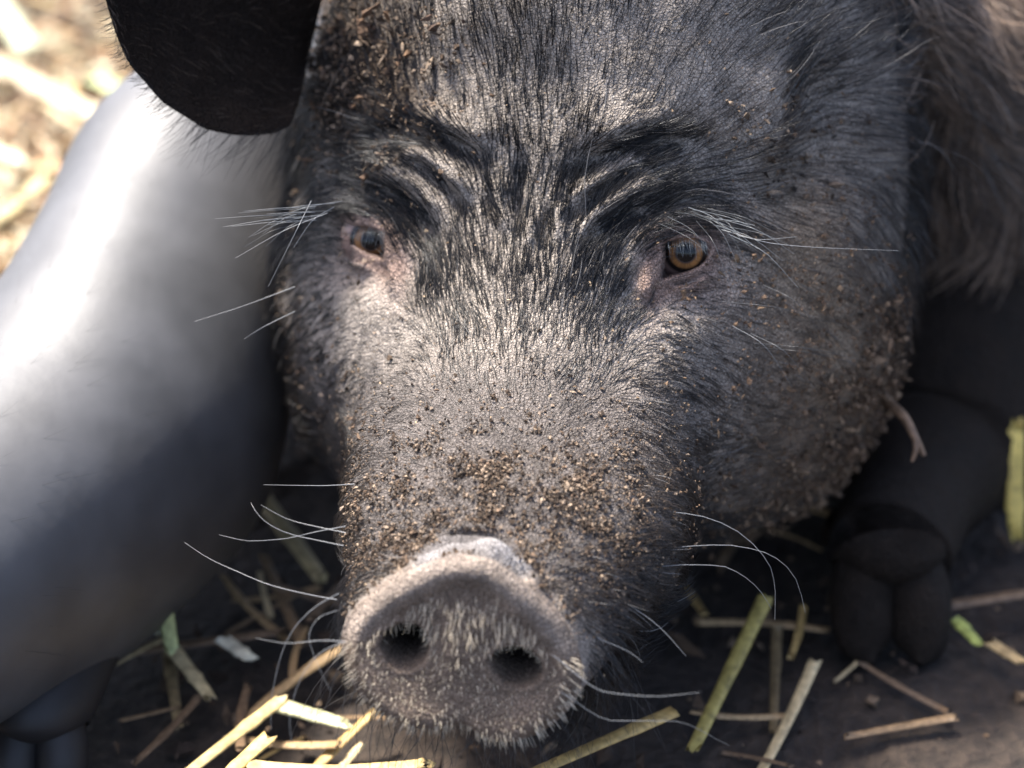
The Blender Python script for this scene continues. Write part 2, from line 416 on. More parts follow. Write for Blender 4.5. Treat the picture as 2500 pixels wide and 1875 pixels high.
mixc((.012, .008, .006), np.clip(nost*1.2, 0, 1))  # shade inside the nostrils painted near black

# ears: thick curved leaves whose base runs into the head
def ear(outline, depth_fn, thick, n_a=60, n_b=36):
    """outline(t)-> two border curves in photo pixels; returns closed shell"""
    lo, hi = outline
    a = np.linspace(0, 1, n_a); kl = np.linspace(0, 1, len(lo)); kh = np.linspace(0, 1, len(hi))
    lo = pchip(kl, np.array(lo, float), a); hi = pchip(kh, np.array(hi, float), a)
    b = np.linspace(0, 1, n_b)
    uv = lo[:, None]*(1-b)[None, :, None] + hi[:, None]*b[None, :, None]
    dep = depth_fn(a[:, None], b[None, :])
    mid = P(uv[..., 0], uv[..., 1], dep)
    th = thick*(np.sin(np.clip(b, .0, 1)*math.pi)**.35*(1-.75*a[:, None]**3) + .12)
    fwd = nrm(CAM - mid)
    frontf = mid + fwd*th[..., None]/2; back = mid - fwd*th[..., None]/2
    loop = np.concatenate([frontf, back[:, ::-1]], axis=1)
    nr, ns = loop.shape[:2]
    q = grid_quads(nr, ns); cap = []
    base = (nr-1)*ns
    for j in range(n_b-1): cap.append((base+j, base+j+1, base+ns-2-j, base+ns-1-j))
    return loop.reshape(-1, 3), np.concatenate([q, np.array(cap)])
EAR_L = ([(730,250),(705,308),(650,328),(591,331),(506,316),(456,287),(397,249),(350,196),(316,156),(287,93),(258,0),(225,-120),(170,-260),(100,-380)],
         [(800,-60),(770,-160),(730,-240),(680,-320),(600,-390),(500,-440),(400,-470),(300,-480),(220,-470),(160,-450),(120,-430),(95,-410)])
EAR_R = ([(1850,330),(1940,300),(2037,252),(2110,205),(2177,165),(2213,90),(2240,20),(2275,-70),(2300,-160),(2320,-240)],
         [(1700,-60),(1760,-180),(1830,-270),(1920,-340),(2010,-390),(2100,-400),(2180,-390),(2250,-360),(2295,-320),(2325,-270)])
ear_l = ear(EAR_L, lambda a, b: .742 - .045*a*(1-b) - .02*a + .050*np.sin(b*math.pi*.9)*(1-.3*a) - .085*b*(.4+.6*a), .010)
ear_r = ear(EAR_R, lambda a, b: .728 + .050*a + .018*np.sin(b*math.pi) - .02*b, .010)
# legs
def limb(pts, rad, n=40, ns=40):
    k = np.linspace(0, 1, len(pts)); a = np.linspace(0, 1, n)
    c = pchip(k, np.array(pts, float), a); r = pchip(k, np.array(rad, float), a)
    tn = nrm(np.gradient(c, axis=0)); e1 = nrm(np.cross(tn, [0, 1.0, .3])); e2 = np.cross(tn, e1)
    an = np.linspace(0, 2*math.pi, ns, endpoint=False)
    g = c[:, None] + r[:, 0, None, None]*np.cos(an)[None, :, None]*e1[:, None] + r[:, 1, None, None]*np.sin(an)[None, :, None]*e2[:, None]
    return g.reshape(-1, 3), grid_quads(n, ns)
def hoof_leg(top, knee, foot, s=1.0):
    top, knee, foot = map(np.array, (top, knee, foot)); f2 = foot + (0, 0, .035)
    f2 = foot + np.array((0, 0, .040))*s
    pr = [limb([top, (top+knee)/2, knee, (knee+f2)/2, f2, f2 + np.array((0, -.006, -.014))*s], np.array([(.085,.09),(.066,.07),(.044,.046),(.032,.032),(.029,.031),(.004,.004)])*s)]
    for sx in (-1, 1):                                     # two toes of a trotter and its dew claws
        a0 = f2 + np.array((sx*.011, -.002, -.002))*s
        pr.append(limb([a0, a0 + np.array((sx*.003, -.012, -.016))*s, a0 + np.array((sx*.003, -.026, -.030))*s, a0 + np.array((sx*.001, -.036, -.036))*s], np.array([(.015,.017),(.016,.018),(.013,.012),(.002,.002)])*s, 18, 20))
        d0_ = f2 + np.array((sx*.018, .022, .004))*s
        pr.append(limb([d0_, d0_ + np.array((sx*.003, .008, -.012))*s, d0_ + np.array((sx*.003, .010, -.022))*s], np.array([(.010,.010),(.008,.008),(.002,.002)])*s, 10, 12))
    off = 0; cs, qs = [], []
    for c_, q_ in pr: cs.append(c_); qs.append(q_+off); off += len(c_)
    return np.concatenate(cs), np.concatenate(qs)
gf = ground_pt(np.array(2150.), np.array(1530.)); kn_ = P(2262, 1120, .880)
legs = [hoof_leg((.250,.950,.190), kn_, gf + (0, 0, .002), .86),
        hoof_leg((.06, .97, .17), (.02, .93, .09), (.01, .90, .002)),
        hoof_leg((.62, 1.42, .16), (.66, 1.38, .09), (.66, 1.32, .002)),
        hoof_leg((.45, 1.55, .16), (.41, 1.54, .09), (.39, 1.50, .002))]
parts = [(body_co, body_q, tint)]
dark = np.array((.030, .024, .020))
for (c_, q_), tc_ in ((ear_l, (.020, .013, .009)), (ear_r, (.010, .008, .007))): parts.append((c_, q_, np.tile(tc_, (len(c_), 1))))
for c_, q_ in legs: parts.append((c_, q_, np.tile((.022, .016, .012), (len(c_), 1))))
def join(parts):
    off = 0; cs, qs, ts = [], [], []
    for c_, q_, t_ in parts:
        cs.append(c_); qs.append(q_ + off); ts.append(t_); off += len(c_)
    return np.concatenate(cs), np.concatenate(qs), np.concatenate(ts)
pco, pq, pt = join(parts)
pig = empty("pig", (.30, 1.10, 0))
tag(pig, "black bristly pig with muddy pale-rimmed snout staring straight ahead", "pig")
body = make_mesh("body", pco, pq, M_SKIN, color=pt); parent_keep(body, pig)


# ------------------------------------------------------------------ eyes
def cap_mesh(name, cen, axis, rad, ang0, ang1, mat, par, rings=14, seg=40, color=None, lift=0.0, bulge=None):
    axis = nrm(axis); e1 = nrm(np.cross(axis, [0, 0, 1.0])); e2 = np.cross(axis, e1)
    th = np.linspace(ang0, ang1, rings)[:, None]; ph = np.linspace(0, 2*math.pi, seg, endpoint=False)[None]
    r = rad + lift + (bulge(th) if bulge else 0)
    pts = cen + (r*np.cos(th))[..., None]*axis + (r*np.sin(th)*np.cos(ph))[..., None]*e1 + (r*np.sin(th)*np.sin(ph))[..., None]*e2
    colr = None if color is None else color(np.broadcast_to(th, (rings, seg)).ravel(), np.broadcast_to(ph, (rings, seg)).ravel())
    o = make_mesh(name, pts.reshape(-1, 3), grid_quads(rings, seg)[:, ::-1], mat, color=colr); return o
def eye_mat(name, rough):
    m = mat_tint(name, .4, .0); b = m.node_tree.nodes["Principled BSDF"]
    b.inputs['Coat Weight'].default_value = .7; b.inputs['Coat Roughness'].default_value = rough; return m
M_EYE = eye_mat("wet_eye", .04)
ER, IA = .0118, math.radians(33)
for (cu, cv, label) in ((905, 588, None), (1674, 617, None)):
    near = is_head & (np.hypot(u-cu, v-cv) < 30) & (face > 0)
    dd = np.median(proj(co_pre[near])[2])
    front_pt = P(cu, cv, dd + .0012)
    gaze = nrm(CAM + np.array([0, 0, -.10]) - front_pt)
    cen = front_pt - gaze*ER
    eb = cap_mesh("eye", cen, gaze, ER, .001, math.pi-.001, M_EYE, None, 28, 44, lambda th, ph: np.where((th < IA+.14)[:, None], (.012, .009, .008), (.20, .13, .11)))
    parent_keep(eb, pig)
    def iris_col(th, ph):
        q = np.clip(th/IA, 0, 1); nz = .5+.5*np.sin(ph*19+3*np.sin(ph*7)); 
        c = np.array((.30, .14, .050))[None]*(1-.35*nz)[:, None]
        edge = sstep(q, .82, 1.0)[:, None]; inner = (1-sstep(q, .48, .68))[:, None]
        c = c*(1-edge) + np.array((.018, .011, .008))*edge
        return c*(1-inner) + np.array((.03, .03, .034))*inner
    ir = cap_mesh("iris", cen, gaze, ER, .001, IA, M_EYE, None, 24, 96, iris_col, lift=.0001, bulge=lambda th: .0006*np.cos(th/IA*math.pi/2))
    pu = cap_mesh("pupil", cen, gaze, ER, .001, IA*.48, M_EYE, None, 8, 40, lambda th, ph: np.tile((.004, .004, .005), (len(th), 1)), lift=.00018, bulge=lambda th: .0006*np.cos(th/IA*math.pi/2))
    for o in (ir, pu): o.parent = eb

# ------------------------------------------------------------------ bristles
# photo-pixel guides: u, v, growth direction, length mm, lift deg, hairs per cm2
G = np.array([
 (1275,800,0,-1,9,12,75),(1130,800,-.3,-1,8,12,70),(1420,800,.3,-1,8,12,70),(1180,900,-.35,-.95,6,12,60),(1380,900,.35,-.95,6,12,60),(1275,930,0,-1,6,12,60),
 (1050,690,-.3,-1,10,12,80),(1000,570,-.55,-.85,12,12,75),(900,490,-.92,-.35,13,14,75),(800,475,-1,.1,14,16,60),(700,520,-1,.45,16,20,40),
 (1470,690,.3,-1,10,12,80),(1510,570,.6,-.8,12,12,75),(1610,505,.95,-.3,13,14,75),(1720,500,1,.12,15,16,60),(1810,540,1,.45,17,20,40),
 (1275,600,0,-1,10,10,75),(1180,500,-.15,-1,11,10,65),(1100,420,-.5,-.87,12,10,65),(1000,350,-.82,-.5,13,10,65),(850,350,-1,-.15,13,12,55),(730,380,-1,.3,16,16,45),
 (1380,490,.2,-1,11,10,65),(1470,420,.6,-.78,12,10,65),(1600,360,.85,-.5,13,10,65),(1750,400,1,-.25,15,14,26),(1870,420,1,-.35,18,20,20),
 (1275,330,0,-1,11,9,38),(1275,150,.05,-1,15,11,46),(1275,20,.05,-1,16,12,44),(1120,30,-.1,-1,14,11,34),(1430,20,.1,-1,14,11,34),(1100,200,-.1,-1,11,9,22),(1450,200,.15,-1,11,9,22),(1600,150,.35,-.9,12,11,18),(1650,220,.45,-.9,12,11,16),(1720,290,.6,-.75,13,11,14),(1800,230,.75,-.65,15,16,14),(1780,330,.8,-.6,14,12,14),(1080,100,-.1,-1,12,9,22),(1450,80,.1,-1,12,9,24),(1000,120,-.15,-1,13,14,45),(850,130,-.3,-.95,12,14,45),(740,230,-.8,-.1,24,30,60),(700,130,-.8,.1,24,30,60),(690,320,-.8,.5,22,26,50),(1900,120,.75,-.65,22,25,30),
 (1275,-150,0,-1,18,16,40),
 (750,750,-.95,.28,8,12,55),(650,820,-.85,.45,14,36,60),(610,700,-.9,.4,14,36,55),(700,1050,-.88,.4,13,34,60),(760,1250,-.9,.35,12,34,60),(800,900,-.97,.15,6,10,55),(870,720,-.95,.2,5,10,35),(950,830,-.75,-.35,5,10,45),(960,680,-.5,-.5,4,8,25),
 (1580,700,.5,-.5,4,8,30),(1700,800,.92,.35,9,12,40),(1800,950,.9,.42,10,12,34),(1900,1150,.92,.35,11,14,24),(1750,1250,.97,.2,10,14,30),(2050,900,.8,.45,9,14,16),(1700,1420,.9,.4,12,16,28),(1900,620,.8,.5,7,12,22),(2000,450,.85,.2,14,20,35),(1780,660,.95,.3,6,10,35),
 (1275,1080,0,-1,4,12,45),(1100,1050,-.6,-.8,4.5,12,50),(1450,1050,.65,-.75,4.5,12,50),(920,1020,-.93,-.3,5,12,55),(1580,1050,.93,.0,7,14,60),(1275,1230,0,-1,3,14,30),(1000,1230,-.8,-.5,3,14,35),(1480,1230,.85,-.4,3.5,14,40),
 (820,1180,-1,.0,6,22,70),(820,1330,-.98,.1,6,24,70),(1595,1180,1,.05,8,24,80),(1590,1330,1,.12,9,24,80),(1560,1470,.9,.42,12,26,60),(1470,1620,.7,.7,20,30,40),(1380,1720,.45,.9,22,30,35),(830,1460,-.7,.6,9,28,50),(800,1600,-.5,.8,16,30,35),
 (2150,300,.8,.1,26,24,22),(2200,600,.75,.6,24,22,20),(2350,300,.7,.6,28,24,18),(2400,700,.5,.8,24,20,16),(2100,100,.8,-.3,24,22,24)], float)
_br = (np.abs(G[:, 0]-1265) < 400) & (G[:, 1] > 470) & (G[:, 1] < 880) & (G[:, 4] >= 7); G[_br, 6] *= 1.55; G[_br, 4] *= 1.1
def field(uu, vv):
    dx = uu[:, None]-G[None, :, 0]; dy = vv[:, None]-G[None, :, 1]
    wt = 1/(dx*dx + dy*dy + 900)**1.7; wt /= wt.sum(1, keepdims=True)
    return wt @ G[:, 2:]
tri = np.concatenate([pq[:, [0, 1, 2]], pq[:, [0, 2, 3]]])
nq = len(body_q); n_el = len(ear_l[1]); n_er = len(ear_r[1])
kind = np.concatenate([np.zeros(nq), np.ones(n_el), np.full(n_er, 2), np.full(len(pq)-nq-n_el-n_er, 3)]).astype(int)
kind = np.concatenate([kind, kind])
pN = np.concatenate([vnormals(body_co, body_q), np.zeros((len(pco)-len(body_co), 3))])
ta, tb, tcx = pco[tri[:, 0]], pco[tri[:, 1]], pco[tri[:, 2]]
tn = np.cross(tb-ta, tcx-ta); area = np.linalg.norm(tn, axis=1)/2; tn = nrm(tn)
tcen = (ta+tb+tcx)/3; tu, tv, td = proj(tcen)
tface = (tn*nrm(CAM-tcen)).sum(1)
trow = np.full(len(tri), 10**6); m0 = kind == 0; trow[m0] = tri[m0, 0]//NS
fld = np.zeros((len(tri), 5)); near = (tu > -300) & (tu < 2800) & (tv > -500) & (tv < 2300)
for i in range(0, len(tri), 60000):
    sl = slice(i, i+60000); fld[sl] = field(np.clip(tu[sl], -200, 2700), np.clip(tv[sl], -300, 2100))
dens = fld[:, 4]*np.where(fld[:, 2] < 6, .78e4, .56e4)
holes = np.minimum(poly_sdf(tu, tv, L_OPEN), poly_sdf(tu, tv, R_OPEN))
dens = dens*np.where(m0 & (trow < ND+436) & (tface > 0), sstep(holes, 4, 22), 1)
fold_d = np.minimum(seg_dist(tu, tv, FOLD1)[0], seg_dist(tu, tv, crop5([(650,480),(760,420),(880,405),(1000,420),(1130,490),(1250,620)]))[0])
dens = dens*np.where(trow < ND+106, sstep(fold_d, 18, 40), 1)
dens[(trow < ND+10)] = 0
# dark tufts in the furrows: the coat grows thicker there
for pl_, sg, k_ in ((crop2([(350,270),(520,245),(650,255),(760,300),(880,390)]), 26, 1.3), (crop2([(1830,300),(1700,262),(1550,290),(1400,365),(1260,450)]), 26, 1.2),
                    (crop2([(560,350),(670,430),(760,560),(800,650)]), 14, .8), (crop2([(1560,400),(1450,470),(1320,600)]), 14, .8), (crop2([(600,700),(660,830),(720,1000)]), 40, .8), (crop2([(1400,700),(1340,830),(1300,960)]), 40, .8), (crop2([(1050,280),(1045,500),(1045,720)]), 14, .8)):
    dens = dens*(1 + k_*np.exp(-.5*(seg_dist(tu, tv, pl_)[0]/sg)**2)*(trow < ND+456))
lit = crop2([(600,330),(740,430),(800,560)]), crop2([(1480,380),(1360,480)]), crop2([(480,430),(640,510),(740,640)]), crop2([(1090,600),(1090,700)]), crop2([(820,250),(900,200)])
for pl_ in lit: dens = dens*(1 - .72*np.exp(-.5*(seg_dist(tu, tv, pl_)[0]/22)**2)*(trow < ND+456))
trow_j = trow + np.where(m0, rng.normal(0, 22, len(tri)), 0)
dens = np.where(trow_j > ND+466, np.where(trow_j > ND+536, 3e4, 14e4), dens)
dens = np.where(~near | (td > 1.25), np.where(kind == 0, 2e4, 0), dens)
dens = np.where((tface < -.15) & m0, np.minimum(dens, 9e4)*.6, dens)
dens = np.where(kind == 1, 6e4, dens); dens = np.where(kind == 2, 9e4, dens); dens = np.where(kind == 3, 3e4, dens)
pw = dens*area; n_hair = int(pw.sum()); print("hairs", n_hair)
pick = rng.choice(len(tri), n_hair, p=pw/pw.sum())
r1 = np.sqrt(rng.random(n_hair)); r2 = rng.random(n_hair)
root = (1-r1)[:, None]*ta[pick] + (r1*(1-r2))[:, None]*tb[pick] + (r1*r2)[:, None]*tcx[pick]
nor = tn[pick]; kd = kind[pick]; row = trow[pick]; f = fld[pick].copy()
nor = np.where((kd == 0)[:, None], nrm(pN[tri[pick]].mean(1)), nor)
SEG = 5
L = f[:, 2]*1.15e-3*rng.uniform(.6, 1.3, n_hair)
lift = np.radians(f[:, 3])*rng.uniform(.5, 1.6, n_hair)
onb = (row + rng.normal(0, 26, n_hair)) > ND+466
bdir = nrm(np.gradient(C_, axis=0)); brow = np.clip(row-(NR-len(C_)), 0, len(C_)-1); brow = np.where(kd == 0, brow, 0)
L = np.where(onb & (kd == 0), rng.uniform(.016, .034, n_hair), L)
L = np.where((kd == 1) | (kd == 2), rng.uniform(.004, .009, n_hair), L); L = np.where(kd == 3, rng.uniform(.004, .008, n_hair), L); lift = np.where(kd == 3, .15, lift)
lift = np.where((kd == 1) | (kd == 2), np.radians(rng.uniform(15, 40, n_hair)), lift)
long_ = (rng.random(n_hair) < .035) & (root[:, 2] > .18) & (f[:, 2] > 9) & (kd == 0); L = np.where(long_, L*1.8, L); lift = np.where(long_, lift*1.8, lift)
clump = vnoise(root, 110, 11)*.20 + vnoise(root, 260, 12)*.16 + rng.normal(0, .085, n_hair)
clump = np.where(onb, clump + vnoise(root, 32, 13)*1.1 + vnoise(root, 70, 14)*.5, clump)
path = np.zeros((n_hair, SEG, 3)); path[:, 0] = root - nor*.0004
bend = rng.normal(0, .09, n_hair)
for k in range(1, SEG):
    s_ = (k-.5)/(SEG-1)
    pu_, pv_, _ = proj(path[:, k-1])
    g = np.concatenate([field(np.clip(pu_[i:i+20000], -200, 2700), np.clip(pv_[i:i+20000], -300, 2100))[:, :2] for i in range(0, n_hair, 20000)])
    dirw = g[:, :1]*RIGHT - g[:, 1:2]*UP
    dirw = np.where(onb[:, None] & (kd == 0)[:, None], bdir[brow] + np.array((.1, -.2, -.7)), dirw)
    dirw = np.where((kd == 3)[:, None], np.array((.1, -.1, -1.0)), dirw)
    dirw = np.where((kd == 1)[:, None], np.array((-.8, -.1, -.45)), dirw)
    dirw = np.where((kd == 2)[:, None], np.array((.7, .3, .4)), dirw)
    tdir = nrm(dirw - (dirw*nor).sum(1, keepdims=True)*nor)
    a_ = clump + bend*s_*2
    side = np.cross(nor, tdir); tdir = np.cos(a_)[:, None]*tdir + np.sin(a_)[:, None]*side
    l_ = lift*(1.25-1.3*s_)
    path[:, k] = path[:, k-1] + (L/(SEG-1))[:, None]*(np.cos(l_)[:, None]*tdir + np.sin(l_)[:, None]*nor)
rad0 = np.where(onb, .00027, .000122)*rng.uniform(.75, 1.25, n_hair); rad0 = np.where(f[:, 2] < 6, rad0*.62, rad0); rad0 = np.where((kd == 1) | (kd == 2) | (kd == 3), .00008, rad0)
rad = rad0[:, None]*np.array([.9, 1, .9, .7, .22])[None]
hco, hq = tubes(path, rad)
base = np.tile((.007, .007, .008), (n_hair, 1))*rng.uniform(.6, 2.0, (n_hair, 1))
uu, vv, _ = proj(root)
dusty_lit = np.clip(1.2*sstep(uu, 1650, 1950)*sstep(vv, 500, 1000) + .6*np.exp(-.5*(((uu-1230)/300)**2+((vv-1220)/140)**2)) + .7*np.exp(-.5*(((uu-1970)/110)**2+((vv-640)/220)**2)) + 1.3*onb*(vnoise(root, 22, 15)*.5+.6), 0, 1)*rng.random(n_hair)**.6  # dust, plus the lit cheek band painted into the hair colour
dcol = np.where(onb[:, None], (.55, .40, .29), (.21, .155, .11))*rng.uniform(.5, 1.2, (n_hair, 1))
base = base*(1-dusty_lit[:, None]*.85) + dcol*dusty_lit[:, None]*.85
base[kd == 3] = (.03, .023, .018); base[(kd == 1) | (kd == 2)] *= .4; pale = (rng.random(n_hair) < .03) & (kd == 0); base[pale] = (.20, .19, .18)
hairo = make_mesh("bristles", hco, hq, M_HAIR, color=np.repeat(base, SEG*3, axis=0)); parent_keep(hairo, pig); hairo["kind"] = "stuff"

# nose-disc bristles, pale and stiff
dm = (trow < ND-4) & m0; pr = np.where(dm, area, 0)
dq = np.minimum(poly_sdf(tu, tv, NOST_L), poly_sdf(tu, tv, NOST_R))
bare = seg_dist(tu, tv, crop5([(260,860),(460,690),(740,540),(880,520),(1020,550),(1260,750),(1440,950)]))[0]
low = (tv-1150)/.437 > 700
pr = pr*sstep(dq, 6, 20)*sstep(bare, 34, 62)*low; rimq = trow > ND-26
pr = pr*np.where(rimq & low, 1.1, 1.0)
nb = 1350; pk = rng.choice(len(tri), nb, p=pr/pr.sum())
r1 = np.sqrt(rng.random(nb)); r2 = rng.random(nb)
rt = (1-r1)[:, None]*ta[pk] + (r1*(1-r2))[:, None]*tb[pk] + (r1*r2)[:, None]*tcx[pk]
nn = nrm(pN[tri[pk]].mean(1)); bu, bv, _ = proj(rt)
outw = nrm(rt - rc); rq = sstep(trow[pk].astype(float), ND-34, ND-10)
up_band = np.exp(-.5*((bv-1520)/55)**2)
Lb = (.0011 + .0024*up_band + .0019*rq)*rng.uniform(.6, 1.3, nb)
db = nrm(nn*(1.0) + np.array((0, 0, -1.0))*(.25+.6*up_band)[:, None] + outw*(1.3*rq)[:, None] + rng.normal(0, .22, (nb, 3)))
pth = rt[:, None] + np.linspace(-.1, 1, 4)[None, :, None]*(Lb[:, None]*db)[:, None] + (np.linspace(0, 1, 4)**2)[None, :, None]*(np.array((0, 0, -.28))*Lb[:, None])[:, None]
bco, bq = tubes(pth, np.full((nb, 1), .00011)*np.array([[1, .95, .75, .3]])*rng.uniform(.7, 1.2, (nb, 1)))
bc = np.array((.72, .62, .47))*rng.uniform(.6, 1.15, (nb, 1))
o = make_mesh("snout_bristles", bco, bq, M_HAIR, color=np.repeat(bc, 12, axis=0)); parent_keep(o, pig); o["kind"] = "stuff"

# whiskers, brow bristles and lashes
WH = []
def whisker(pts, r=.00016, tintc=(.20, .205, .21), k=14):  # default pale grey stands in for the sheen on whiskers
    pts = np.array(pts, float); q = np.linspace(0, 1, len(pts)); a = np.linspace(0, 1, k)
    c = pchip(q, pts, a) if len(pts) > 2 else pts[0]+(pts[1]-pts[0])*a[:, None]
    w3 = P(c[:, 0], c[:, 1], c[:, 2]); WH.append((w3, r*np.linspace(1.05, .35, k), tintc))
def c3(l, d0, d1): 
    n = len(l); return [(x*.4219+1300, y*.4219+900, d0+(d1-d0)*i/(n-1)) for i, (x, y) in enumerate(l)]
def c6(l, d0, d1):
    n = len(l); return [(x*.5275, y*.5275+1000, d0+(d1-d0)*i/(n-1)) for i, (x, y) in enumerate(l)]
whisker(c3([(600,815),(760,825),(960,850),(1150,920),(1300,1040),(1385,1170),(1405,1300),(1403,1455)], .652, .662))
whisker(c3([(600,1060),(740,1048),(900,1028),(1100,1020),(1300,1050),(1430,1110),(1530,1230),(1580,1415)], .650, .662))
whisker(c3([(580,1165),(740,1145),(900,1135),(1080,1140),(1220,1200),(1320,1290),(1382,1388)], .646, .66))
whisker(c3([(560,1370),(680,1450),(780,1540),(850,1620),(890,1665)], .636, .636))
whisker(c3([(330,1540),(450,1590),(560,1640),(640,1700)], .626, .626), .0002)
whisker(c6([(1560,880),(1440,858),(1260,815),(1100,750),(960,685),(855,615)], .63, .66))
whisker(c6([(1590,630),(1480,607),(1340,575),(1230,520),(1180,465),(1162,432)], .64, .65))
whisker(c6([(1600,570),(1480,545),(1340,510),(1208,441)], .64, .65))
whisker(c6([(1600,540),(1480,562),(1300,600),(1160,608),(1015,580)], .64, .66))
whisker(c6([(1600,1075),(1500,1068),(1340,1082),(1260,1072),(1185,1058)], .61, .62))
whisker(c6([(1570,850),(1470,905),(1370,1000),(1310,1110),(1275,1240),(1252,1380),(1256,1482)], .62, .62), .00013)
whisker(c6([(1580,1080),(1490,1120),(1410,1210),(1360,1330),(1340,1440),(1350,1540)], .61, .61), .00013)
whisker(c6([(1560,930),(1480,960),(1430,1050),(1470,1180),(1530,1300)], .62, .61), .0001)
whisker(c6([(1640,345),(1480,352),(1220,348)], .65, .67))
whisker([(1350,1600,.61),(1480,1690,.61),(1600,1700,.61),(1710,1690,.61)], .00018); whisker([(1370,1690,.61),(1500,1760,.62),(1640,1760,.62),(1780,1820,.63)], .00013)
for i in range(110):                                        # loose hair under the chin and lips
    x0 = rng.uniform(820, 1530); y0 = np.interp(x0, [820, 950, 1150, 1350, 1530], [1560, 1760, 1800, 1740, 1600]); ln = rng.uniform(90, 260); dx = (x0-1150)*.22 + rng.normal(0, 45); d0 = rng.uniform(.625, .655)
    whisker([(x0, y0, d0), (x0+dx*.6, y0+ln*.45, d0), (x0+dx*1.0+rng.normal(0, 20), y0+ln, d0)], .00012, tuple(np.array((.03, .027, .025))*rng.uniform(.3, 1.6)), 8)
for i in range(24):                                        # right brow bristles
    t_ = rng.random(); x0 = 1600+190*t_; y0 = 535-30*math.sin(t_*3)+rng.uniform(-8, 45)*(.4+t_); dx = rng.uniform(70, 190); dy = rng.uniform(20, 150)*(.4+.8*rng.random())
    whisker([(x0, y0, .683), (x0+dx*.5, y0+dy*.32, .672), (x0+dx, y0+dy, .668)], .00013*rng.uniform(.7, 1.2), tuple(np.array((.10, .11, .12))*rng.uniform(.1, 1.5)), 8)
whisker([(1760,560,.68),(1890,595,.672),(2010,605,.672),(2195,612,.68)]); whisker([(1800,575,.68),(1860,585,.675),(1945,578,.675)])
for i in range(6):
    x0 = 1740+rng.uniform(0, 130); y0 = 680+rng.uniform(0, 190); ex, ey = rng.uniform(110, 290), rng.uniform(20, 170); whisker([(x0, y0, .69), (x0+ex*.5, y0+ey*.3, .68), (x0+ex, y0+ey, .69)], .00012, tuple(np.array((.14, .145, .15))*rng.uniform(.1, 1.4)))
for i in range(18):
    t_ = rng.random(); x0 = 840-120*t_; y0 = 500+20*t_+rng.uniform(-10, 30); dx = -rng.uniform(60, 210); dy = rng.uniform(5, 110)*rng.random()
    whisker([(x0, y0, .693), (x0+dx*.5, y0+dy*.3, .685), (x0+dx, y0+dy, .685)], .00015, tuple(np.array((.13, .14, .15))*rng.uniform(.2, 1.5)), 8)
whisker([(800,520,.69),(700,560,.68),(575,630,.68)]); whisker([(720,700,.70),(600,745,.70),(475,785,.70)]); whisker([(760,490,.69),(720,570,.68),(655,700,.685)]); whisker([(720,760,.70),(640,800,.70),(597,827,.705)])
for x0, x1, y, n_, lean in ((866, 938, 557, 26, -6), (1630, 1722, 586, 26, 3)):
    for i in range(n_):
        x = x0+(x1-x0)*(i+rng.uniform(-.3, .3))/(n_-1); yy = y+6*((i/(n_-1)-.5)*2)**2
        near_ = is_head & (np.hypot(u-x, v-yy) < 12) & (face > 0); dl = np.median(proj(co_pre[near_])[2]) - .0025
        ln = rng.uniform(22, 50)
        whisker([(x, yy-2, dl), (x+lean*.5, yy+ln*.45, dl-.003), (x+lean+rng.normal(0, 3), yy+ln, dl-.0025)], .00012, tuple(np.array((.07, .08, .09))*rng.uniform(.2, 1.5)), 7)
elo = pchip(np.linspace(0, 1, len(EAR_L[0])), np.array(EAR_L[0], float), np.linspace(0, 1, 400))
for i in range(230):                                       # fringe along the drooping ear's rim
    a_ = rng.uniform(.10, .80); eu, ev = elo[int(a_*399)]; de = .742-.045*a_-.02*a_
    q_ = sstep(np.array(a_), .30, .55); ln = rng.uniform(30, 140)*(1-q_)+rng.uniform(15, 45)*q_
    ang = math.radians(rng.normal(128, 14)*(1-q_)+rng.normal(165, 16)*q_)
    dx, dy = math.cos(ang)*ln, math.sin(ang)*ln
    whisker([(eu+4, ev-6, de), (eu+dx*.5, ev+dy*.55, de-.002), (eu+dx, ev+dy*.95, de-.003)], .00009, (.012, .011, .011), 7)
ncos, nqs, ncl, off = [], [], [], 0
for w3, rr, tc_ in WH:
    c_, q_ = tubes(w3[None], rr[None], 4); ncos.append(c_); nqs.append(q_+off); off += len(c_); ncl.append(np.tile(tc_, (len(c_), 1)))
o = make_mesh("whiskers", np.concatenate(ncos), np.concatenate(nqs), M_HAIR, color=np.concatenate(ncl)); parent_keep(o, pig); o["kind"] = "stuff"

# ------------------------------------------------------------------ dirt caught on skin and coat
OCT = np.array([(1,0,0),(-1,0,0),(0,1,0),(0,-1,0),(0,0,1),(0,0,-1)], float)
OCF = np.array([(0,2,4),(2,1,4),(1,3,4),(3,0,4),(2,0,5),(1,2,5),(3,1,5),(0,3,5)])
def grains(pos, size, colr, elong=None):
    n = len(pos); vv_ = OCT[None]*rng.uniform(.55, 1.25, (n, 6, 3)) + rng.normal(0, .22, (n, 6, 3))
    vv_ *= rng.uniform(.5, 1.2, (n, 1, 3))
    if elong is not None: vv_[:, :, 0] *= elong[:, None]
    q = rng.normal(size=(n, 4)); q /= np.linalg.norm(q, axis=1, keepdims=True); w_, x, y, z = q.T
    Rm = np.stack([np.stack([1-2*(y*y+z*z), 2*(x*y-z*w_), 2*(x*z+y*w_)], -1), np.stack([2*(x*y+z*w_), 1-2*(x*x+z*z), 2*(y*z-x*w_)], -1), np.stack([2*(x*z-y*w_), 2*(y*z+x*w_), 1-2*(x*x+y*y)], -1)], 1)
    vv_ = np.einsum('nij,nkj->nki', Rm, vv_)*size[:, None, None] + pos[:, None]
    return vv_.reshape(-1, 3), (OCF[None]+6*np.arange(n)[:, None, None]).reshape(-1, 3), np.repeat(colr, 6, axis=0)
def gt(cu, cv, su, sv): return np.exp(-.5*(((tu-cu)/su)**2 + ((tv-cv)/sv)**2))
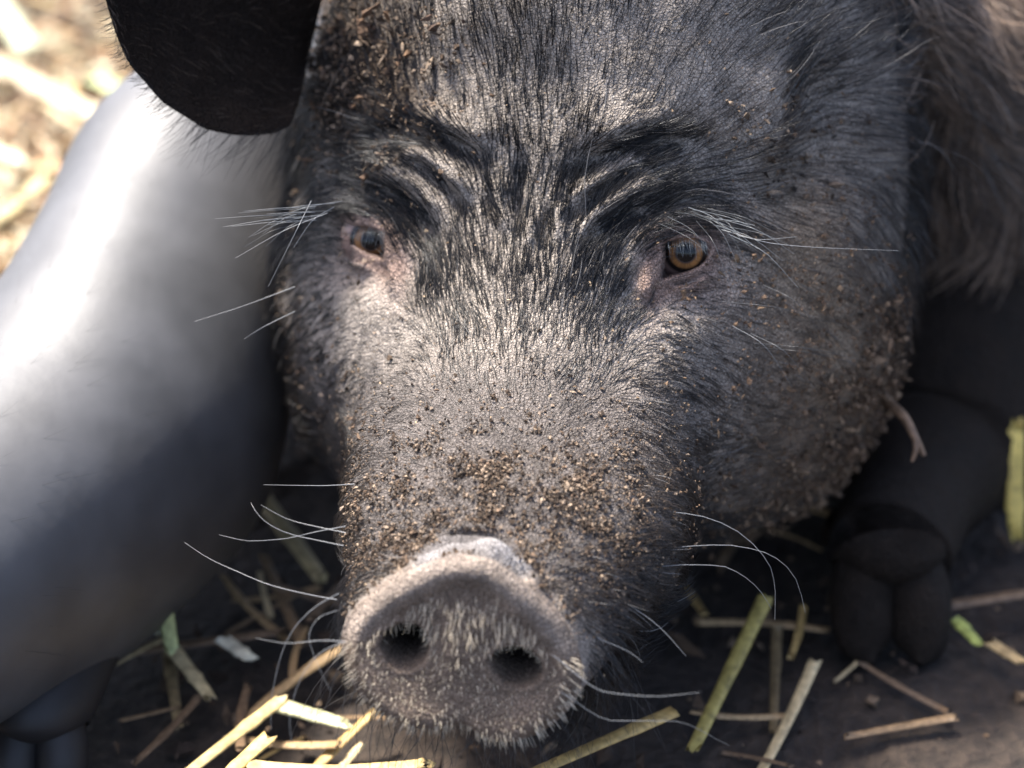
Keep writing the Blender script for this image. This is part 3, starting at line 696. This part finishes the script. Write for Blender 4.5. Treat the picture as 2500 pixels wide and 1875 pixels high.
hd = m0 & (trow > ND+2) & (trow < ND+466) & (tface > .05)
sets = []
def dirt(n, dn, smin, smax, up, cols, el=1.0):
    pr = np.where(hd, dn*area, 0)*sstep(holes, 4, 20)*np.where(trow < ND+106, sstep(fold_d, 8, 26), 1); pk = rng.choice(len(tri), n, p=pr/pr.sum())
    r1 = np.sqrt(rng.random(n)); r2 = rng.random(n)
    p_ = (1-r1)[:, None]*ta[pk] + (r1*(1-r2))[:, None]*tb[pk] + (r1*r2)[:, None]*tcx[pk]
    p_ = p_ + nrm(pN[tri[pk]].mean(1))*(rng.uniform(0, up, n))[:, None]
    sz = smin*(smax/smin)**(rng.random(n)**2)
    cl = np.array(cols)[rng.integers(0, len(cols), n)]*rng.uniform(.6, 1.4, (n, 1))
    sets.append(grains(p_, sz, cl, rng.uniform(1, el, n)))
BR = [(.15, .10, .066), (.08, .054, .036), (.27, .20, .14), (.045, .032, .023), (.065, .045, .03), (.20, .15, .11)]
clumpy = np.clip(vnoise(tcen, 180, 21)+.45, 0, 1)
dirt(12500, (gt(1230, 1190, 170, 85)*1.2 + gt(960, 1360, 130, 90) + gt(1440, 1330, 110, 100)*.8 + .05*gt(1230, 1150, 400, 240))*(.12+clumpy**1.5), .00024, .0010, .0012, BR, 1.6)
dirt(2600, (gt(880, 170, 130, 130) + .3*gt(1900, 350, 90, 90))*(.15+clumpy), .0003, .0015, .005, [tuple(np.array(x)*.75) for x in BR], 2.6)
dirt(3800, (gt(2050, 1000, 130, 260) + .7*gt(1950, 1250, 130, 130) + .35*gt(1900, 700, 150, 150))*(.2+clumpy), .0003, .0013, .005, [(.17, .11, .068), (.11, .07, .045), (.23, .155, .095)], 2.0)
dirt(500, gt(650, 950, 60, 200) + .25*gt(760, 900, 150, 250), .0003, .0011, .003, BR, 1.6)
dirt(1000, np.ones(len(tri)), .00022, .0007, .003, [(.45, .33, .21), (.30, .21, .13), (.20, .14, .09)], 2.0)
dirt(45, gt(860, 110, 120, 110), .0012, .0026, .006, [(.13, .08, .05), (.20, .12, .07), (.08, .05, .035)], 2.0)
hd = m0 & (trow > ND+150) & (trow < ND+466) & (tface > -.35)
edge = seg_dist(tu, tv, [(2190,780),(2150,950),(2080,1130),(1990,1280),(1880,1390),(1730,1470)])[0]
dirt(2600, np.exp(-.5*(edge/55)**2)*(.1+clumpy), .0004, .0021, .007, [(.15, .095, .058), (.10, .065, .042), (.20, .135, .085), (.07, .046, .03)], 1.8)
cs, fs, ts, off = [], [], [], 0
for c_, f_, t_ in sets: cs.append(c_); fs.append(f_+off); ts.append(t_); off += len(c_)
o = make_mesh("dried_mud_grains", np.concatenate(cs), np.concatenate(fs), M_DIRT, color=np.concatenate(ts), smooth=False); parent_keep(o, pig); o["kind"] = "stuff"

# ------------------------------------------------------------------ the smooth young pig alongside
def young_pig():
    keys = np.array([(-.10,.985,.120,.004,.004),(-.103,.972,.120,.035,.045),(-.112,.93,.125,.055,.075),(-.128,.88,.124,.060,.083),(-.145,.82,.120,.062,.086),(-.157,.76,.104,.062,.085),(-.168,.705,.088,.063,.082),
                     (-.190,.645,.078,.062,.072),(-.225,.58,.080,.056,.060),(-.265,.51,.085,.050,.054),(-.300,.445,.078,.042,.045),(-.330,.40,.068,.032,.033),(-.341,.38,.063,.028,.028),(-.343,.376,.062,.003,.003)])
    a = np.linspace(0, 1, 160); k = pchip(np.linspace(0, 1, len(keys)), keys, a)
    c = k[:, :3]; tn_ = nrm(np.gradient(c, axis=0)*[1, 1, .3]); e1 = nrm(np.cross(tn_, [0, 0, 1.0])); e2 = np.cross(e1, tn_)
    an = np.linspace(0, 2*math.pi, 90, endpoint=False)
    g = c[:, None] + k[:, 3, None, None]*np.cos(an)[None, :, None]*e1[:, None] + k[:, 4, None, None]*np.sin(an)[None, :, None]*e2[:, None]
    g = g.reshape(-1, 3); q = grid_quads(160, 90); nv = vnormals(g, q)
    if ((g - c.repeat(90, 0))*nv).sum() < 0: q = q[:, ::-1]; nv = -nv
    bul = lambda x, y, z, r, am: am*np.exp(-.5*((g-np.array((x, y, z)))**2).sum(1)/r**2)
    g = g + nv*(bul(-.12,.69,.07,.035,.010)+bul(-.235,.69,.08,.04,.012)+bul(-.175,.90,.10,.05,.008)+bul(-.17,.76,.03,.05,-.006)+vnoise(g, 18, 31)*.003)[:, None]
    pr_ = [(g, q, np.tile((.058, .058, .060), (len(g), 1)))]
    for top, kn, ft in (((-.165,.695,.080),(-.168,.640,.050),tuple(ground_pt(np.array(120.), np.array(1890.))+(0, 0, .002))), ((-.215,.70,.075),(-.235,.66,.045),(-.245,.63,.002)), ((-.085,.915,.08),(-.085,.93,.045),(-.088,.915,.002)), ((-.15,.935,.08),(-.165,.945,.045),(-.168,.93,.002))):
        c_, q_ = hoof_leg(top, kn, ft, .62); pr_.append((c_, q_, np.tile((.022, .020, .020), (len(c_), 1))))
    for sx in (-1, 1):                                     # small ears on the head beyond the frame
        b0 = np.array((-.255, .535, .135)) + sx*np.array((.035, -.012, 0))
        c_, q_ = limb([b0, b0+(sx*.02, -.02, .025), b0+(sx*.035, -.05, .02), b0+(sx*.038, -.07, .0)], [(.016,.006),(.022,.005),(.016,.004),(.002,.002)], 20, 20); pr_.append((c_, q_, np.tile((.022, .020, .020), (len(c_), 1))))
    yc, yq, yt = join(pr_)
    m, t, b = new_mat("young_pig_skin"); at = node(t, "ShaderNodeAttribute", attribute_name='tint'); tc = node(t, "ShaderNodeTexCoord")
    n1 = node(t, "ShaderNodeTexNoise", Scale=35.0, Detail=5.0); t.links.new(tc.outputs['Object'], n1.inputs['Vector'])
    t.links.new(mul(t, at.outputs['Color'], ramp(t, n1.outputs['Fac'], [(.3, (.7,)*3), (.7, (1.25,)*3)])), b.inputs['Base Color'])
    b.inputs['Roughness'].default_value = .56; b.inputs['Coat Weight'].default_value = .0
    sp = node(t, 'ShaderNodeMath', operation='MULTIPLY'); sp.inputs[1].default_value = 18.0; sp.use_clamp = True
    t.links.new(at.outputs['Fac'], sp.inputs[0]); t.links.new(sp.outputs[0], b.inputs['Specular IOR Level'])
    bp = node(t, "ShaderNodeBump", Strength=.3, Distance=.002); t.links.new(n1.outputs['Fac'], bp.inputs['Height']); t.links.new(bp.outputs[0], b.inputs['Normal'])
    y = empty("pig", (-.15, .80, 0)); tag(y, "smooth grey-black young pig beside the muddy pig's drooping ear", "pig")
    o = make_mesh("body", yc, yq, m, color=yt); parent_keep(o, y)
    # thin coat
    nhh = 900; qi = rng.integers(0, len(q), nhh); p0 = g[q[qi, 0]]; nn_ = nrm(nv[q[qi, 0]]); dr = np.array((.25, .6, -.35)); td_ = nrm(dr-(nn_@dr)[:, None]*nn_)
    pp = p0[:, None] + np.linspace(-.05, 1, 4)[None, :, None]*((td_ + nn_*.25)*rng.uniform(.006, .012, (nhh, 1)))[:, None]
    c_, q_ = tubes(pp, np.full((nhh, 1), .00005)*np.array([[1, .9, .7, .2]]))
    h = make_mesh("thin_coat", c_, q_, M_HAIR, color=np.tile((.02, .02, .022), (len(c_), 1))); parent_keep(h, y); h["kind"] = "stuff"
young_pig()

# ------------------------------------------------------------------ ground
def build_ground():
    n = 360
    ax = np.sign(np.linspace(-1, 1, n))*np.abs(np.linspace(-1, 1, n))**3.2
    gx, gy = np.meshgrid(ax*60, ax*60 + 1.0)
    p = np.stack([gx.ravel(), gy.ravel(), np.zeros(n*n)], 1)
    r = np.hypot(p[:, 0], p[:, 1]-1)
    h = (vnoise(p, 9, 5)*.010 + vnoise(p, 26, 6)*.006 + vnoise(p, 60, 7)*.003)*(1-sstep(r, 2.0, 4.0)) - .009
    p[:, 2] = h
    m, t, b = new_mat("soil"); tc = node(t, "ShaderNodeTexCoord")
    n1 = node(t, "ShaderNodeTexNoise", Scale=22.0, Detail=8.0, Roughness=.7); n2 = node(t, "ShaderNodeTexNoise", Scale=160.0, Detail=5.0)
    for x in (n1, n2): t.links.new(tc.outputs['Object'], x.inputs['Vector'])
    c = ramp(t, n1.outputs['Fac'], [(.32, (.018, .012, .009)), (.60, (.042, .029, .020)), (.88, (.14, .10, .066))])
    c = mul(t, c, ramp(t, n2.outputs['Fac'], [(.3, (.5,)*3), (.7, (1.4,)*3)]))
    t.links.new(c, b.inputs['Base Color']); b.inputs['Roughness'].default_value = .9
    bp = node(t, "ShaderNodeBump", Strength=.9, Distance=.006); t.links.new(n2.outputs['Fac'], bp.inputs['Height']); t.links.new(bp.outputs[0], b.inputs['Normal'])
    g = make_mesh("ground", p, grid_quads(n, n, False), m); g["kind"] = "structure"
    g["label"] = "dark crumbly soil strewn with straw"
build_ground()

# ------------------------------------------------------------------ straw and litter
M_STRAW = mat_tint("straw", .5, .4, 260.0)
def stalk(name, p0, p1, width, colr, bow=0.0, sag=0.0, label=None, cat="straw", group=None, split=True, k=12, flat=.35, nodes=1):
    p0, p1 = np.array(p0, float), np.array(p1, float); a = np.linspace(0, 1, k)
    ax = nrm(p1-p0); side = nrm(np.cross(ax, [0, 0, 1.0])) if abs(ax[2]) < .95 else np.array((1.0, 0, 0)); upv = nrm(np.cross(side, ax))
    ln = np.linalg.norm(p1-p0)
    c = p0 + (p1-p0)*a[:, None] + (np.sin(a*math.pi)*bow*ln)[:, None]*side + (np.sin(a*math.pi)*sag*ln)[:, None]*upv
    sh = 1 - .25*a + sum(.22*np.exp(-.5*((a-x)/.03)**2) for x in rng.uniform(.2, .8, nodes))
    w_ = width/2*sh; an = np.linspace(0, 2*math.pi, 10, endpoint=False)
    g = c[:, None] + w_[:, None, None]*(np.cos(an)[None, :, None]*side + flat*np.sin(an)[None, :, None]*upv)
    g[0] += ax*(rng.uniform(-.3, .3, (10, 1))*width); g[-1] += ax*(rng.uniform(-.8, .4, (10, 1))*width)   # torn ends
    mid = len(g.reshape(-1, 3)); co_ = np.vstack([g.reshape(-1, 3), c[:1], c[-1:]])
    q = grid_quads(k, 10); j = np.arange(10)
    t1 = np.stack([np.full(10, mid), (j+1) % 10, j], 1); t2 = np.stack([np.full(10, mid+1), (k-1)*10+j, (k-1)*10+(j+1) % 10], 1)
    org = (p0+p1)/2
    cl = np.array(colr)*(1+.12*np.sin(a*9))[:, None]
    o = make_mesh(name, co_-org, [q[:, ::-1], t1, t2], M_STRAW, color=np.vstack([np.repeat(cl, 10, 0), cl[:1], cl[-1:]])); o.location = org
    return tag(o, label, cat, group) if label else o
def on_ground(u0, v0, z): return ground_pt(np.array(float(u0)), np.array(float(v0)), z)
GOLD, PALE, GREEN, BROWN = (.52, .34, .12), (.52, .40, .22), (.34, .27, .08), (.17, .11, .065)
def gs(a, b, wpx, colr, label, z0=.012, z1=.012, name="straw_stalk", **kw):
    p0, p1 = on_ground(*a, z0), on_ground(*b, z1); dd = (proj(p0)[2]+proj(p1)[2])/2
    return stalk(name, p0, p1, wpx*K*dd, colr, label=label, **kw)
gs((1868,1462),(1690,1832), 42, GREEN, "long olive green straw stalk poking from under the muddy jowl", .03, .015)
gs((1650,1735),(1270,1900), 44, GOLD, "golden straw stalk crossing just below the snout", .03, .03)
gs((610,1872),(1060,1862), 50, (.62,.45,.20), "thick pale golden straw lying under the chin whiskers", .03, .03, bow=.05)
gs((690,1705),(460,1885), 42, (.48,.36,.16), "tan straw stalk slanting across dark soil left of the snout", .02, .02)
gs((655,1800),(555,1890), 48, (.62,.44,.17), "short bright broken straw end beside the tan slanting stalk", .03, .03)
gs((392,1425),(420,1585), 46, (.42,.46,.22), "pale green straw blade standing by the young pig's foreleg", .05, .02)
gs((415,1575),(512,1700), 40, (.45,.36,.20), "beige straw stalk running on from the pale green blade", .015, .01)
gs((330,1450),(388,1540), 44, (.40,.40,.28), "faded straw scrap beside the pale green blade", .02, .015)
gs((285,1596),(700,1540), 34, BROWN, "brown woody stem lying across under the pale green blade", .008, .008, cat="stem", name="dry_stem")
gs((411,1596),(436,1775), 32, (.22,.16,.08), "dull brown stem lying below the pale green blade", .006, .006, cat="stem", name="dry_stem")
gs((640,1215),(790,1420), 50, (.46,.36,.18), "tan straw stalk disappearing behind the whiskered muzzle", .01, .01)
gs((680,1722),(850,1770), 52, (.50,.48,.28), "pale greenish flat straw beside the snout bristles", .012, .012)
gs((545,1560),(615,1610), 44, (.55,.52,.40), "small whitish straw chip near the brown woody stem", .015, .015)
gs((2476,1030),(2480,1310), 52, (.62,.46,.12), "bright yellow upright straw stalk behind the foreleg", .06, .01)
gs((2330,1160),(2465,1205), 58, (.33,.20,.09), "broad brown straw piece next to the bright yellow stalk", .01, .01)
gs((2268,1070),(2318,1003), 34, (.55,.42,.14), "short yellow straw bit caught beside the foreleg", .05, .05)
gs((2336,1515),(2392,1575), 38, (.34,.38,.10), "small lime green straw bit on the dark soil", .01, .01)
gs((2240,1490),(2520,1446), 40, BROWN, "brown stem half buried in the dark soil", .006, .006, cat="stem", name="dry_stem")
gs((1897,1530),(1888,1790), 28, (.14,.10,.05), "thin dark brown stem below the jowl", .01, .006, cat="stem", name="dry_stem")
gs((2420,1570),(2500,1620), 40, (.40,.28,.13), "tan straw chip near the lime green bit", .01, .01)
gs((-60,135),(345,335), 74, (.60,.50,.33), "wide pale straw stalk on sunlit soil behind the young pig", .012, .012)
gs((235,190),(385,262), 64, (.42,.47,.22), "pale green leaf scrap by the tip of the drooping ear", .012, .012, cat="leaf", name="leaf_scrap", flat=.1)
gs((-20,0),(75,120), 75, (.50,.52,.34), "pale green leaf blade lying beyond the wide pale stalk", .012, .012, cat="leaf", name="leaf_scrap", flat=.1)
gs((-30,360),(55,400), 66, (.55,.55,.38), "whitish green leaf scrap at the young pig's back", .012, .012, cat="leaf", name="leaf_scrap", flat=.1)
gs((-40,560),(120,430), 52, (.55,.46,.24), "yellowish straw leaning along the young pig's back", .012, .012)
gs((90,400),(220,420), 60, (.45,.27,.13), "orange brown leaf on the soil behind the young pig", .010, .010, cat="leaf", name="leaf_scrap", flat=.12)
# loose straw that only its place tells apart
base_st = []
for i in range(5):
    o = stalk("straw_piece", (-.03, 0, 0), (.03, 0, 0), .006, (PALE, (.45,.30,.11), (.36,.24,.12), (.20,.13,.07), BROWN)[i], bow=rng.uniform(-.05, .05), k=8)
    base_st.append(o)
KINDS = ["small pale straw piece", "small golden straw piece", "small tan straw piece", "small brown straw piece", "small dark brown stem piece"]
REG = ["on the sunlit soil behind the young pig", "on the soil between the young pig and the snout", "on the dark soil below the jowl and foreleg"]
def place(o, x, y, z, s, kind_, reg):
    o.location = (x, y, z); o.rotation_euler = (rng.uniform(-.2, .2), rng.uniform(-.25, .25), rng.uniform(0, 6.28)); o.scale = (s, s*.9, s*.9)
    where = REG[reg]; tag(o, f"{KINDS[kind_]} {where}", "straw", f"{KINDS[kind_].replace('piece', 'pieces')} {where}")
cnt = 0; used = set()
while cnt < 96:
    if cnt < 62: uu_, vv_ = rng.uniform(-60, 420), rng.uniform(-60, 620)
    elif cnt < 84: uu_, vv_ = rng.uniform(250, 900), rng.uniform(1350, 1900)
    else: uu_, vv_ = rng.uniform(1650, 2520), rng.uniform(1150, 1900)
    p = on_ground(uu_, vv_, .006)
    if cnt < 62 and uu_ > 430-vv_*.7: 
        if rng.random() < .8: continue
    b_ = int(rng.integers(0, 5)); o = base_st[b_]
    if b_ in used: o = o.copy(); col.objects.link(o)
    used.add(b_); place(o, p[0], p[1], rng.uniform(.003, .010), rng.uniform(.5, 1.3) if cnt < 62 else rng.uniform(.35, 1.1), b_, 0 if cnt < 62 else 1 if cnt < 84 else 2); cnt += 1
# crumbs of soil
ng = 16000
gp = np.stack([rng.uniform(-.9, .9, ng), rng.uniform(.35, 2.6, ng), rng.uniform(-.006, .006, ng)], 1)
c_, f_, t_ = grains(gp, .0012*(4.5)**(rng.random(ng)**2.2), np.array([(.06,.04,.028),(.10,.066,.042),(.035,.024,.018),(.16,.11,.07)])[rng.integers(0, 4, ng)], rng.uniform(1, 2, ng))
o = make_mesh("soil_crumbs", c_, f_, M_DIRT, color=t_, smooth=False); o["kind"] = "stuff"; o["label"] = "loose crumbs of dark soil and litter"
# chaff: dry flakes too small to count
nf = 1900; fu = rng.uniform(-150, 520, nf); fv = rng.uniform(-150, 760, nf)
fp = ground_pt(fu, fv, .003) + rng.uniform(-.002, .005, (nf, 1))*np.array((0, 0, 1.0))
c_, f_, t_ = grains(fp, .0022*(3)**rng.random(nf)*1.3, np.array([(.50,.40,.26),(.42,.30,.17),(.34,.22,.12),(.46,.42,.28),(.26,.17,.10)])[rng.integers(0, 5, nf)], rng.uniform(1, 3.5, nf))
o = make_mesh("chaff", c_, f_, M_STRAW, color=t_, smooth=False); o["kind"] = "stuff"; o["label"] = "fine dry chaff scattered over the soil"
# forked twig stuck to the jowl
tw = empty("twig", tuple(P(2170, 985, .775)))
def tw_part(nm, pts, r):
    c_, q_ = limb([P(*p) for p in pts], [(x, x) for x in r], 14, 8); o = make_mesh(nm, c_, q_, M_STRAW, color=np.tile((.16,.10,.06), (len(c_), 1))); parent_keep(o, tw)
tw_part("stem", [(2150,965,.785),(2200,1010,.770),(2235,1070,.765),(2256,1112,.765)], [.0024,.0021,.0017,.0010])
tw_part("side_shoot", [(2234,1066,.765),(2236,1095,.764),(2226,1128,.764)], [.0013,.0012,.0006])
tag(tw, "small forked brown twig sticking out of the muddy jowl", "twig")
